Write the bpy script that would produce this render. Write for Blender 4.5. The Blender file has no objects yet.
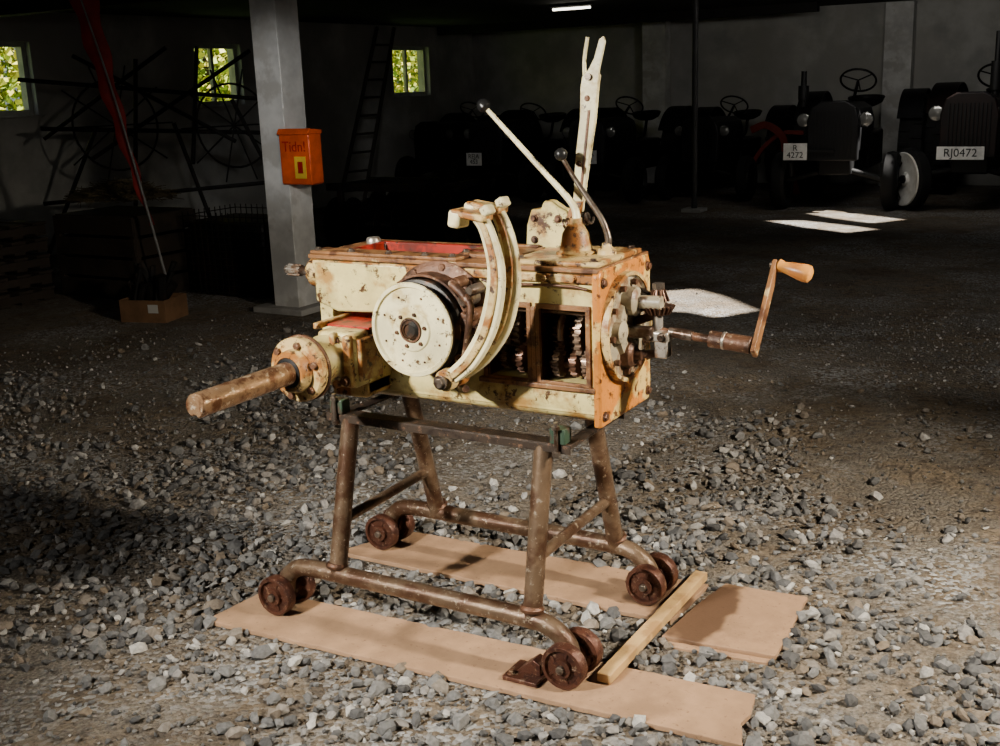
import bpy,bmesh,math,random
import numpy as np
from mathutils import Vector,Matrix,noise
random.seed(7); rng=np.random.default_rng(7)
V=Vector
COL=bpy.context.scene.collection
# ---------------------------------------------------------------- materials
MATS={}
def mat(name,base,rough=.6,metal=0.,c2=None,s2=9,lo2=.5,hi2=.6,c3=None,s3=30,lo3=.55,hi3=.65,bump=.15,bs=60,spec=.4,bd=.004):
    m=bpy.data.materials.new(name);m.use_nodes=True;nt=m.node_tree;N=nt.nodes;L=nt.links
    b=N["Principled BSDF"];b.inputs["Roughness"].default_value=rough;b.inputs["Metallic"].default_value=metal
    b.inputs["Specular IOR Level"].default_value=spec
    tc=N.new("ShaderNodeTexCoord")
    def nz(s,d=7,r=.6):
        n=N.new("ShaderNodeTexNoise");n.inputs["Scale"].default_value=s;n.inputs["Detail"].default_value=d;n.inputs["Roughness"].default_value=r
        L.new(tc.outputs["Object"],n.inputs["Vector"]);return n.outputs["Fac"]
    def mr(o,lo,hi,a=0,bb=1):
        r=N.new("ShaderNodeMapRange");r.interpolation_type='SMOOTHSTEP'
        for i,v in ((1,lo),(2,hi),(3,a),(4,bb)):r.inputs[i].default_value=v
        L.new(o,r.inputs[0]);return r.outputs[0]
    def mix(f,A,B,bt='MIX'):
        x=N.new("ShaderNodeMix");x.data_type='RGBA';x.blend_type=bt
        if isinstance(f,float):x.inputs[0].default_value=f
        else:L.new(f,x.inputs[0])
        for i,c in ((6,A),(7,B)):
            if isinstance(c,tuple):x.inputs[i].default_value=(c+(1,))[:4]
            else:L.new(c,x.inputs[i])
        return x.outputs[2]
    v=mr(nz(s2*.5+2,4),.3,.7,0,1)
    col=mix(v,tuple(c*.72 for c in base),tuple(min(1,c*1.12) for c in base))
    if c2:col=mix(mr(nz(s2),lo2,hi2),col,c2)
    if c3:col=mix(mr(nz(s3,10,.7),lo3,hi3),col,c3)
    L.new(col,b.inputs["Base Color"])
    if bump:
        bp=N.new("ShaderNodeBump");bp.inputs["Strength"].default_value=bump*2;bp.inputs["Distance"].default_value=bd
        L.new(nz(bs,8,.65),bp.inputs["Height"]);L.new(bp.outputs[0],b.inputs["Normal"])
    MATS[name]=m;return m
def emis(name,c,s):
    m=bpy.data.materials.new(name);m.use_nodes=True;b=m.node_tree.nodes["Principled BSDF"]
    b.inputs["Base Color"].default_value=c+(1,);b.inputs["Emission Color"].default_value=c+(1,);b.inputs["Emission Strength"].default_value=s
    return m
cream=mat("cream_paint",(.68,.57,.23),.34,c2=(.36,.20,.055),s2=11,lo2=.49,hi2=.66,c3=(.07,.03,.012),s3=26,lo3=.555,hi3=.625,bump=.22,bs=70,spec=.5)
creamw=mat("cream_white_paint",(.80,.72,.42),.32,c2=(.42,.29,.10),s2=14,lo2=.52,hi2=.71,c3=(.07,.034,.015),s3=34,lo3=.58,hi3=.645,bump=.12,bs=70,spec=.5)
creamr=mat("cream_rusty",(.58,.42,.17),.40,c2=(.28,.11,.025),s2=16,lo2=.44,hi2=.57,c3=(.05,.022,.010),s3=45,lo3=.53,hi3=.61,bump=.25,bs=80)
orange=mat("orange_worn_paint",(.56,.20,.030),.34,c2=(.66,.46,.15),s2=12,lo2=.51,hi2=.58,c3=(.10,.03,.010),s3=40,lo3=.54,hi3=.62,bump=.2,bs=80,spec=.5)
coverg=mat("cover_grey_cream",(.36,.31,.21),.36,c2=(.18,.10,.05),s2=15,lo2=.47,hi2=.6,c3=(.05,.03,.02),s3=40,lo3=.55,hi3=.63,bump=.15,bs=80)
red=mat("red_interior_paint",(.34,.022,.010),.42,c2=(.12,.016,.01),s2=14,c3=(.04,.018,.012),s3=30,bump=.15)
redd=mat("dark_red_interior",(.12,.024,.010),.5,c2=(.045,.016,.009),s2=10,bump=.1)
rustp=mat("rusty_plate",(.24,.11,.042),.40,c2=(.08,.032,.014),s2=20,c3=(.46,.35,.17),s3=30,lo3=.57,hi3=.66,bump=.3,bs=90)
rust=mat("rust_steel",(.13,.06,.032),.42,.3,c2=(.05,.024,.014),s2=14,c3=(.28,.19,.12),s3=50,lo3=.56,hi3=.66,bump=.3,bs=90)
pipe=mat("rusty_tube",(.165,.108,.065),.34,.4,c2=(.075,.036,.019),s2=12,lo2=.42,hi2=.6,c3=(.32,.26,.19),s3=60,lo3=.57,hi3=.65,bump=.2,bs=120)
castw=mat("cast_iron_wheel",(.095,.036,.021),.38,.35,c2=(.045,.017,.012),s2=25,c3=(.22,.14,.09),s3=60,bump=.3,bs=110)
steel=mat("oily_steel",(.18,.145,.115),.30,.7,c2=(.08,.045,.028),s2=20,c3=(.035,.026,.02),s3=50,bump=.1)
steell=mat("bright_steel",(.46,.42,.36),.34,.7,c2=(.26,.17,.11),s2=22,c3=(.1,.06,.04),s3=50,bump=.1)
gearl=mat("gear_steel",(.24,.17,.12),.32,.6,c2=(.11,.06,.035),s2=22,c3=(.05,.028,.018),s3=50,bump=.1)
shaftm=mat("axle_steel",(.36,.22,.12),.28,.6,c2=(.13,.055,.026),s2=22,lo2=.46,hi2=.6,c3=(.60,.48,.34),s3=45,lo3=.56,hi3=.62,bump=.25,bs=90)
geard=mat("gear_dark",(.13,.065,.038),.35,.5,c2=(.06,.028,.017),s2=20,bump=.1)
black=mat("black_rubber",(.012,.012,.012),.3,bump=.05)
blackm=mat("black_metal",(.022,.02,.017),.4,.4,c2=(.08,.037,.018),s2=18,bump=.15)
darkbar=mat("dark_flat_bar",(.05,.035,.025),.45,.3,c2=(.025,.017,.013),s2=14,c3=(.18,.10,.06),s3=50,bump=.25,bs=90)
greenb=mat("dark_green_bracket",(.03,.06,.035),.5,c2=(.05,.03,.02),s2=18)
woodh=mat("crank_handle_wood",(.60,.26,.05),.35,c2=(.40,.15,.035),s2=12,bump=.05)
# ---------------------------------------------------------------- mesh helpers
def empty(name,loc=(0,0,0),rz=0):
    o=bpy.data.objects.new(name,None);o.location=loc;o.rotation_euler=(0,0,rz);o.empty_display_size=.1;COL.objects.link(o);return o
def fin(bm,name,m,parent=None,bev=0,smooth=True,ang=38,seg=2):
    bmesh.ops.recalc_face_normals(bm,faces=bm.faces)
    me=bpy.data.meshes.new(name);bm.to_mesh(me);bm.free()
    if smooth and len(me.polygons):
        me.polygons.foreach_set("use_smooth",[True]*len(me.polygons));me.set_sharp_from_angle(angle=math.radians(ang))
    o=bpy.data.objects.new(name,me);COL.objects.link(o)
    if m:me.materials.append(m)
    if parent:o.parent=parent
    if bev:
        b=o.modifiers.new("bevel","BEVEL");b.width=bev;b.segments=seg;b.limit_method='ANGLE';b.angle_limit=math.radians(40)
    return o
def frame(ax):
    n=V(ax).normalized();t=V((0,0,1)) if abs(n.z)<.9 else V((1,0,0))
    a=t.cross(n).normalized();b=n.cross(a);return a,b,n
def addbox(bm,c,s,rot=None):
    M=Matrix.Translation(V(c))
    if rot:M=M@Matrix.Rotation(rot[2],4,'Z')@Matrix.Rotation(rot[1],4,'Y')@Matrix.Rotation(rot[0],4,'X')
    M=M@Matrix.Diagonal(V((s[0],s[1],s[2],1)))
    bmesh.ops.create_cube(bm,size=1,matrix=M)
def box(name,c,s,m,parent=None,rot=None,bev=.003):
    bm=bmesh.new();addbox(bm,c,s,rot);return fin(bm,name,m,parent,bev)
def addlathe(bm,prof,o,ax,seg=40,closed=False):
    a,b,n=frame(ax);o=V(o);rings=[]
    for r,h in prof:
        if r<1e-5:rings.append([bm.verts.new(o+n*h)])
        else:rings.append([bm.verts.new(o+n*h+(a*math.cos(2*math.pi*i/seg)+b*math.sin(2*math.pi*i/seg))*r) for i in range(seg)])
    prs=list(zip(rings[:-1],rings[1:]))
    if closed:prs.append((rings[-1],rings[0]))
    for A,B in prs:
        for i in range(seg):
            j=(i+1)%seg
            if len(A)==1 and len(B)==1:continue
            if len(A)==1:bm.faces.new((A[0],B[i],B[j]))
            elif len(B)==1:bm.faces.new((A[i],A[j],B[0]))
            else:bm.faces.new((A[i],A[j],B[j],B[i]))
    if not closed:
        for R in (rings[0],rings[-1]):
            if len(R)>1:
                bm.faces.new(R)
def lathe(name,prof,o,ax,m,parent=None,seg=40,closed=False,bev=0):
    bm=bmesh.new();addlathe(bm,prof,o,ax,seg,closed);return fin(bm,name,m,parent,bev)
def addcyl(bm,p0,p1,r,seg=24,r2=None):
    p0=V(p0);p1=V(p1);addlathe(bm,[(r,0),(r if r2 is None else r2,(p1-p0).length)],p0,p1-p0,seg)
def cyl(name,p0,p1,r,m,parent=None,seg=24,r2=None,bev=.002):
    bm=bmesh.new();addcyl(bm,p0,p1,r,seg,r2);return fin(bm,name,m,parent,bev)
def crom(pts,k):
    P=[V(p) for p in pts]
    if k<2 or len(P)<3:return P
    out=[];Q=[P[0]*2-P[1]]+P+[P[-1]*2-P[-2]]
    for i in range(1,len(Q)-2):
        for j in range(k):
            t=j/k;a,b,c,d=Q[i-1:i+3]
            out.append(.5*((2*b)+(c-a)*t+(2*a-5*b+4*c-d)*t*t+(3*b-a-3*c+d)*t**3))
    out.append(P[-1]);return out
def addsweep(bm,pts,r,k=6,seg=14,rect=None,up=None):
    P=crom(pts,k);n=len(P)
    rr=[r]*n if not isinstance(r,(list,tuple)) else [float(np.interp(i/(n-1),np.linspace(0,1,len(r)),r)) for i in range(n)]
    rings=[];prev=None
    for i in range(n):
        T=(P[min(i+1,n-1)]-P[max(i-1,0)]).normalized()
        if up is not None:a=V(up);a=(a-T*a.dot(T)).normalized()
        elif prev is None:a,_,_=frame(T)
        else:a=(prev-T*prev.dot(T)).normalized()
        prev=a;b=T.cross(a)
        if rect:
            w,h=rect[0]*rr[i]/2,rect[1]*rr[i]/2
            rings.append([bm.verts.new(P[i]+b*x*w+a*y*h) for x,y in((-1,-1),(1,-1),(1,1),(-1,1))])
        else:rings.append([bm.verts.new(P[i]+(a*math.cos(2*math.pi*j/seg)+b*math.sin(2*math.pi*j/seg))*rr[i]) for j in range(seg)])
    for A,B in zip(rings[:-1],rings[1:]):
        m=len(A)
        for j in range(m):bm.faces.new((A[j],A[(j+1)%m],B[(j+1)%m],B[j]))
    bm.faces.new(rings[0]);bm.faces.new(rings[-1])
def tube(name,pts,r,m,parent=None,k=6,seg=14,rect=None,up=None,bev=0):
    bm=bmesh.new();addsweep(bm,pts,r,k,seg,rect,up);return fin(bm,name,m,parent,bev)
def addprism(bm,poly,fn,h0,h1,taper=1,cen=None):
    if cen is None:cen=(sum(p[0] for p in poly)/len(poly),sum(p[1] for p in poly)/len(poly))
    A=[bm.verts.new(fn(p[0],p[1],h0)) for p in poly]
    B=[bm.verts.new(fn(cen[0]+(p[0]-cen[0])*taper,cen[1]+(p[1]-cen[1])*taper,h1)) for p in poly]
    n=len(poly)
    for i in range(n):bm.faces.new((A[i],A[(i+1)%n],B[(i+1)%n],B[i]))
    bm.faces.new(A);bm.faces.new(B)
XZ=lambda a,b,h:(a,h,b)
YZ=lambda a,b,h:(h,a,b)
XY=lambda a,b,h:(a,b,h)
def prism(name,poly,fn,h0,h1,m,parent=None,bev=.002,taper=1):
    bm=bmesh.new();addprism(bm,poly,fn,h0,h1,taper);return fin(bm,name,m,parent,bev)
def gridplate(name,xs,ys,holes,fn,h0,h1,m,parent=None,bev=.003):
    bm=bmesh.new();vv={}
    def g(i,j):
        if (i,j) not in vv:vv[(i,j)]=bm.verts.new(fn(xs[i],ys[j],h0))
        return vv[(i,j)]
    for i in range(len(xs)-1):
        for j in range(len(ys)-1):
            if (i,j) in holes:continue
            bm.faces.new((g(i,j),g(i+1,j),g(i+1,j+1),g(i,j+1)))
    r=bmesh.ops.extrude_face_region(bm,geom=list(bm.faces))
    d=V(fn(0,0,h1))-V(fn(0,0,h0))
    bmesh.ops.translate(bm,vec=d,verts=[e for e in r['geom'] if isinstance(e,bmesh.types.BMVert)])
    bmesh.ops.dissolve_limit(bm,angle_limit=.01,verts=bm.verts,edges=bm.edges)
    return fin(bm,name,m,parent,bev)
def gearpoly(r,n,d):
    out=[]
    for i in range(n):
        for f,q in((0,r-d),(.25,r-d),(.38,r),(.62,r),(.75,r-d)):
            t=2*math.pi*(i+f)/n
            out.append((q*math.cos(t),q*math.sin(t)))
    return out
def gear(name,c,ax,r,n,d,w,m,parent,taper=1,bev=0):
    a,b,k=frame(ax);c=V(c);bm=bmesh.new()
    addprism(bm,gearpoly(r,n,d),lambda x,y,h:c+a*x+b*y+k*h,-w/2,w/2,taper,(0,0))
    return fin(bm,name,m,parent,bev,smooth=False)
def boltring(name,c,ax,R,n,r,h,m,parent,ph=0):
    a,b,k=frame(ax);c=V(c);bm=bmesh.new()
    for i in range(n):
        t=ph+2*math.pi*i/n;p=c+(a*math.cos(t)+b*math.sin(t))*R
        addcyl(bm,p,p+k*h,r,6)
    return fin(bm,name,m,parent,.0008)
def bolts(name,pts,ax,r,h,m,parent):
    k=V(ax).normalized();bm=bmesh.new()
    for p in pts:
        addcyl(bm,V(p),V(p)+k*h*.35,r*1.4,14);addcyl(bm,V(p),V(p)+k*h,r,6)
    return fin(bm,name,m,parent,.0008)
def text(name,s,loc,rot,size,m,parent,ext=.001):
    cu=bpy.data.curves.new(name,"FONT");cu.body=s;cu.size=size;cu.align_x='CENTER';cu.align_y='CENTER';cu.extrude=ext
    o=bpy.data.objects.new(name,cu);COL.objects.link(o);o.location=loc;o.rotation_euler=rot;cu.materials.append(m)
    if parent:o.parent=parent
    return o
ground_z=-.018
# ================================================================= GEARBOX
G=empty("tractor_gearbox",(0,0,0))
xs=[-.375,-.33,-.11,.190,.324,.350,.496,.520];zs=[.700,.775,.86,.935,.985,1.075]
holes={(3,1),(3,2),(3,3),(5,1),(5,2),(5,3),(1,2)}
gridplate("casing_front",xs,zs,holes,XZ,-.125,-.108,cream,G,.004)
gridplate("casing_back",[-.375,.52],[.70,1.075],set(),XZ,.158,.175,cream,G,.004)
prism("casing_sump",[(-.124,.775),(-.134,.735),(-.118,.690),(-.09,.676),(.14,.676),(.168,.690),(.180,.735),(.175,.775)],YZ,-.30,.520,cream,G,.008)
box("window_ledge",(.345,-.131,.771),(.35,.022,.014),rustp,G)
box("casing_left_end",(-.368,.025,.89),(.02,.296,.37),cream,G,bev=.006)
gridplate("window_frame",[.181,.194,.318,.330,.344,.356,.489,.502],[.772,.784,.976,.990],{(1,1),(5,1),(3,0),(3,1),(3,2)},XZ,-.132,-.124,rustp,G,.001)
box("window_mullion",(.337,-.127,.88),(.013,.010,.20),rustp,G,bev=.001)
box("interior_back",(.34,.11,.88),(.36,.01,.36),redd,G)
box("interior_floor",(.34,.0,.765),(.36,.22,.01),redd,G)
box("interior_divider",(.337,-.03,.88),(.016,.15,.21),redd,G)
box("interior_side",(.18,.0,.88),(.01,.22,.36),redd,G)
box("recess_back",(-.22,-.03,.90),(.3,.01,.15),red,G)
box("recess_rib",(-.20,-.09,.925),(.26,.03,.012),red,G,rot=(0,.1,0))
cyl("mainshaft",(.18,.0,.895),(.52,.0,.895),.018,geard,G)
cyl("layshaft",(.18,-.05,.815),(.52,-.05,.815),.014,geard,G)
for i,(x,r,w) in enumerate([(.208,.070,.016),(.233,.055,.014),(.258,.082,.018),(.285,.062,.014),(.306,.074,.012),(.368,.060,.014),(.392,.078,.016),(.418,.060,.014),(.444,.086,.018),(.472,.070,.014)]):
    gear(f"gear_{i}",(x,-.012,.895),(1,0,0),r,int(r*330),.010,w,gearl if i%3==2 else geard,G)
for i,(x,r) in enumerate([(.22,.034),(.272,.042),(.382,.044),(.43,.038),(.468,.042)]):
    gear(f"lay_gear_{i}",(x,-.06,.822),(1,0,0),r,int(r*420),.007,.018,geard if i%2 else gearl,G)
tube("shift_fork_1",[(.246,-.03,.98),(.246,-.100,.94),(.246,-.110,.87)],.008,gearl,G)
tube("shift_fork_2",[(.405,-.03,.98),(.405,-.100,.94),(.405,-.108,.89)],.008,gearl,G)
cyl("fork_rail",(.19,-.090,.962),(.50,-.090,.962),.006,gearl,G)
# top deck
gridplate("top_deck",[-.395,-.30,.06,.53],[-.138,-.060,.115,.188],{(1,1)},XY,1.075,1.088,rustp,G,.003)
gridplate("opening_rim",[-.312,-.296,.056,.072],[-.072,-.056,.111,.127],{(1,1)},XY,1.0,1.094,red,G,.003)
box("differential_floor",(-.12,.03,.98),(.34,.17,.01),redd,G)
gear("differential_gear",(-.12,.03,1.03),(1,0,.1),.05,20,.006,.02,geard,G)
box("front_cover_strip",(-.14,-.098,1.093),(.50,.072,.010),rustp,G,bev=.003)
box("deck_cover",(.165,.03,1.094),(.185,.19,.014),rustp,G,bev=.004)
box("deck_cover_rib",(.165,.085,1.104),(.16,.02,.008),rustp,G,bev=.003)
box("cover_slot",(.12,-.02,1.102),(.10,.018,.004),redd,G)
box("shift_cover",(.395,.02,1.094),(.255,.28,.014),creamr,G,bev=.005)
bolts("deck_bolts",[(x,y,1.098) for x in (-.37,-.25,-.12,.0,.09) for y in (-.12,)]+[(.09,.11,1.101),(.24,.11,1.101),(.09,-.05,1.101),(.24,-.05,1.101),(.29,-.1,1.1),(.5,-.1,1.1),(.5,.14,1.1),(.29,.14,1.1)],(0,0,1),.008,.009,steel,G)
lathe("filler_cap",[(.022,0),(.022,.012),(.018,.018),(0,.018)],(-.34,.11,1.088),(0,0,1),steell,G,24)
box("upper_lip",(.07,-.131,1.060),(.90,.016,.024),creamr,G,bev=.004)
bolts("lip_bolts",[(x,-.138,1.060) for x in (.22,.30,.38,.46)],(0,-1,0),.008,.010,creamr,G)
# left end
lathe("pto_housing",[(.075,0),(.070,.02),(.055,.06),(.050,.085),(0,.085)],(-.374,.03,1.000),(-1,0,0),cream,G,36,bev=.001)
lathe("pto_boss",[(.040,0),(.047,.008),(.047,.055),(.040,.062),(.030,.075),(0,.075)],(-.452,.03,1.005),(-1,0,0),creamr,G,32,bev=.001)
cyl("pto_shaft",(-.52,.03,1.005),(-.625,.03,1.005),.014,steel,G)
gear("pto_spline",(-.590,.03,1.005),(-1,0,0),.019,10,.005,.050,steell,G)
boltring("pto_bolts",(-.512,.03,1.005),(-1,0,0),.035,6,.006,.010,steel,G)
prism("rear_casting_rib",[(-.375,1.07),(-.375,.95),(-.30,.925),(-.06,.935),(-.04,1.0),(-.05,1.07)],XZ,-.14,-.122,cream,G,.006)
# ---- axle housing
axx,axz=-.22,.827
lathe("axle_tube",[(.062,-.10),(.062,.06),(.070,.08),(.070,.16),(.060,.18),(.060,.27)],(axx,-.15,axz),(0,-1,0),cream,G,40,bev=.001)
box("axle_bracket",(axx+.035,-.265,axz+.002),(.125,.075,.155),cream,G,bev=.010)
box("axle_bracket_rib_1",(axx+.08,-.303,axz+.002),(.026,.030,.145),creamr,G,bev=.006)
box("axle_bracket_rib_2",(axx+.035,-.308,axz+.002),(.018,.028,.155),creamr,G,bev=.006)
box("axle_bracket_rib_3",(axx+.100,-.24,axz+.002),(.020,.10,.12),creamr,G,bev=.006)
box("bracket_red_top",(axx+.03,-.185,axz+.082),(.15,.11,.006),red,G,bev=.001)
box("bracket_top_lip",(axx-.05,-.20,axz+.085),(.018,.16,.018),creamr,G,bev=.004)
box("bracket_top_lip_b",(axx+.105,-.17,axz+.085),(.016,.09,.018),creamr,G,bev=.004)
bolts("bracket_bolts",[(axx+.035,-.303,axz+.055),(axx+.075,-.318,axz-.05),(axx+.008,-.303,axz-.055)],(0,-1,0),.011,.014,rust,G)
box("axle_bracket_foot",(axx+.03,-.19,.735),(.12,.12,.05),creamr,G,bev=.008)
prism("axle_bracket_gusset",[(-.125,.72),(-.125,.90),(-.20,.90),(-.24,.83),(-.24,.72)],YZ,-.16,-.13,cream,G,.004)
lathe("axle_flange",[(.060,0),(.086,.004),(.088,.012),(.088,.028),(.083,.034),(.060,.036),(.056,.058),(.050,.066),(.042,.066),(.041,.056),(0,.056)],(axx,-.400,axz),(0,-1,0),creamr,G,48)
lathe("axle_flange_gasket",[(.070,0),(.0905,0),(.0905,.009),(.070,.009)],(axx,-.395,axz),(0,-1,0),rust,G,48,closed=True)
lathe("axle_seal",[(.0,.0),(.041,0),(.040,.010),(.034,.012),(0,.012)],(axx,-.456,axz),(0,-1,0),black,G,32)
boltring("axle_flange_bolts",(axx,-.434,axz),(0,-1,0),.071,6,.010,.012,rust,G,.3)
bm=bmesh.new()
a,b,n=frame((0,-1,0));poly=[]
for i in range(40):
    t=2*math.pi*i/40;r=.031
    if i in (28,29,30,31):r=.023
    poly.append((r*math.cos(t),r*math.sin(t)))
addprism(bm,poly,lambda x,y,h:V((axx,-.43,axz))+a*x+b*y+n*h,0,.37,1,(0,0))
addprism(bm,poly,lambda x,y,h:V((axx,-.80,axz))+a*x+b*y+n*h,0,.006,.88,(0,0))
fin(bm,"axle_shaft",shaftm,G)
# ---- drum
dx,dz=.05,.925
lathe("drum_mount",[(.165,0),(.165,.02),(.15,.03),(.13,.035),(.125,.05)],(dx+.01,-.125,dz),(0,-1,0),rust,G,48)
lathe("drum",[(.120,0),(.120,.060),(.128,.066),(.128,.080),(.112,.084),(.112,.10),(.126,.105),(.126,.112)],(dx,-.155,dz),(0,-1,0),blackm,G,56)
lathe("drum_disc",[(.120,-.006),(.1255,0),(.1275,.006),(.1255,.011),(.116,.012),(.114,.007),(.112,.005),(.060,.006),(.056,.010),(.035,.011),(.033,.008),(0,.008)],(dx,-.267,dz),(0,-1,0),creamw,G,72)
lathe("drum_hub_ring",[(.028,0),(.033,0),(.033,.005),(.028,.005)],(dx,-.277,dz),(0,-1,0),rust,G,28,closed=True)
lathe("drum_hub",[(.0,0),(.026,0),(.026,.006),(.018,.012),(.018,.008),(.0,.008)],(dx,-.274,dz),(0,-1,0),blackm,G,24)
boltring("drum_bolts",(dx,-.277,dz),(0,-1,0),.045,6,.0055,.006,rust,G,.2)
boltring("drum_rim_screws",(dx,-.272,dz),(0,-1,0),.092,8,.0035,.003,rust,G,.4)
boltring("drum_mount_bolts",(dx+.01,-.147,dz),(0,-1,0),.150,10,.010,.014,rust,G,.2)
tube("brake_band",[(dx+.136*math.cos(t),-.190,dz+.136*math.sin(t)) for t in np.linspace(-1.2,2.2,14)],1,rust,G,k=2,rect=(.006,.05),up=(0,-1,0))
for i,(x,z,r) in enumerate([(.185,1.005,.020),(.205,.965,.016),(.192,.885,.018),(.165,.845,.018),(.205,1.03,.014),(.155,1.045,.016),(.215,.925,.014)]):
    lathe(f"link_boss_{i}",[(r,0),(r,.045),(r*.75,.05),(r*.75,.06),(0,.06)],(x,-.17,z),(0,-1,0),rust if i%2 else steel,G,20)
tube("brake_rod",[(.195,-.235,1.02),(.215,-.24,.99),(.205,-.24,.93),(.19,-.235,.87),(.175,-.24,.80)],.009,rust,G)
tube("brake_link",[(.155,-.23,1.045),(.18,-.235,1.03),(.21,-.235,1.0)],.011,rust,G)
box("adjuster_block",(.185,-.20,.945),(.035,.06,.05),rust,G,rot=(0,.3,0),bev=.005)
# pedals
cyl("pedal_pivot",(.165,-.12,.805),(.165,-.325,.805),.014,steel,G)
def pedal(nm,y,dx_,dz_,yt):
    pts=[(.165,y,.805),(.198,y,.826),(.246,y,.868),(.296,y,.940),(.322,y,1.02),(.330,y,1.09),(.322,y,1.16),(.302,y,1.218),(.280,y,1.246)]
    pts=[(p[0]+dx_*min(1,(p[2]-.8)/.15),y+(yt-y)*max(0,(p[2]-.9)/.35),p[2]+(dz_ if p[2]>1.1 else 0)) for p in pts]
    bm=bmesh.new();addsweep(bm,pts,[.9,1,1.1,1.15,1.1,1.0,.9,.8],8,rect=(.042,.020),up=(0,-1,0));fin(bm,nm+"_arm",creamw,G,.005)
    bm=bmesh.new();addsweep(bm,[V(p)+V((.0,-.006,0)) for p in pts],[.9,1,1.1,1.15,1.1,1.0,.9,.8],8,rect=(.018,.020),up=(0,-1,0));fin(bm,nm+"_arm_rib",creamr,G,.003)
    lathe(nm+"_boss",[(.026,-.018),(.029,-.012),(.029,.012),(.026,.018)],(.165,y,.805),(0,-1,0),creamr,G,28,bev=.001)
    c=V((.262+dx_,yt,1.250+dz_))
    box(nm+"_pad",c,(.095,.054,.018),creamr,G,rot=(0,.16,0),bev=.005)
    box(nm+"_pad_lip",c+V((-.038,0,-.010)),(.036,.056,.044),creamw,G,rot=(0,.16,0),bev=.008)
    box(nm+"_pad_tip",c+V((.046,0,.012)),(.026,.036,.026),creamw,G,rot=(0,-.5,0),bev=.006)
pedal("brake_pedal",-.290,-.008,-.016,-.278)
pedal("clutch_pedal",-.235,.006,-.002,-.226)
bolts("pedal_nut",[(.165,-.322,.805)],(0,-1,0),.014,.014,steel,G)
tube("pedal_stop",[(.13,-.15,.775),(.15,-.2,.765),(.19,-.24,.77)],.010,rust,G)
# ---- gear levers
lathe("lever_dome",[(.052,0),(.054,.006),(.044,.012),(.040,.03),(.036,.055),(.024,.075),(.018,.082),(.018,.095),(0,.095)],(.395,.015,1.100),(0,0,1),creamr,G,32)
tube("gear_lever",[(.395,.015,1.18),(.397,.017,1.20),(.388,.02,1.225),(.355,.022,1.262),(.25,.025,1.362),(.125,.025,1.485)],[.013,.011,.010,.009,.0075,.006],creamw,G,k=8)
lathe("gear_lever_knob",[(0,-.019),(.010,-.016),(.018,-.007),(.0185,.003),(.014,.013),(.007,.018),(0,.018)],(.12,.025,1.49),(-.66,0,.75),black,G,24)
lathe("range_lever_socket",[(.026,0),(.024,.012),(.014,.02),(.012,.03),(0,.03)],(.478,.03,1.10),(0,0,1),creamr,G,24)
tube("range_lever",[(.480,.03,1.12),(.482,.03,1.145),(.465,.03,1.19),(.425,.03,1.245),(.385,.03,1.30),(.352,.028,1.352)],[.010,.009,.008,.007,.006],steel,G,k=8)
lathe("range_lever_knob",[(0,-.018),(.010,-.015),(.0175,-.005),(.0175,.004),(.012,.013),(0,.017)],(.349,.028,1.360),(-.5,0,.85),black,G,24)
prism("hand_lever_plate",[(.352,1.23),(.380,1.23),(.402,1.35),(.421,1.45),(.430,1.53),(.436,1.575),(.453,1.640),(.447,1.655),(.436,1.648),(.420,1.60),(.405,1.575),(.386,1.556),(.380,1.53),(.377,1.45),(.362,1.35)],XZ,.088,.096,creamw,G,.002)
prism("hand_lever_back_plate",[(.352,1.20),(.372,1.20),(.398,1.35),(.416,1.45),(.425,1.53),(.43,1.56),(.39,1.55),(.384,1.53),(.382,1.45),(.366,1.35)],XZ,.106,.114,creamw,G,.002)
prism("hand_lever_slot_bar",[(.374,1.26),(.380,1.26),(.408,1.47),(.402,1.47)],XZ,.085,.088,rust,G,0)
tube("hand_lever_trigger",[(.388,.10,1.56),(.388,.10,1.60),(.398,.10,1.655)],[.006,.005,.005],creamw,G)
lathe("hand_lever_pin",[(.009,0),(.009,.04),(0,.04)],(.405,.12,1.555),(0,-1,0),steel,G,14)
bolts("hand_lever_rivets",[(.400,.088,1.50),(.372,.088,1.33)],(0,-1,0),.006,.005,rust,G)
tube("hand_lever_lower",[(.366,.10,1.24),(.345,.10,1.18),(.33,.10,1.12)],[1,1.1,1.2],creamr,G,rect=(.026,.02),up=(0,-1,0))
prism("ratchet_tower",[(.195,1.095),(.335,1.095),(.340,1.16),(.325,1.20),(.300,1.212),(.275,1.228),(.255,1.228),(.245,1.205),(.215,1.205),(.200,1.16)],XZ,.10,.145,cream,G,.006)
bolts("ratchet_bolts",[(.225,.10,1.12),(.225,.10,1.18),(.30,.10,1.18)],(0,-1,0),.008,.010,rust,G)
pts=[];c0=V((.325,.085,1.165));ax=V((.07,0,.02)).normalized();fa,fb,fn_=frame(ax)
for i in range(81):
    t=i/80;pts.append(c0+ax*t*.085+(fa*math.cos(t*2*math.pi*7)+fb*math.sin(t*2*math.pi*7))*.015)
tube("return_spring",pts,.0035,steel,G,k=1,seg=6)
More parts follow.
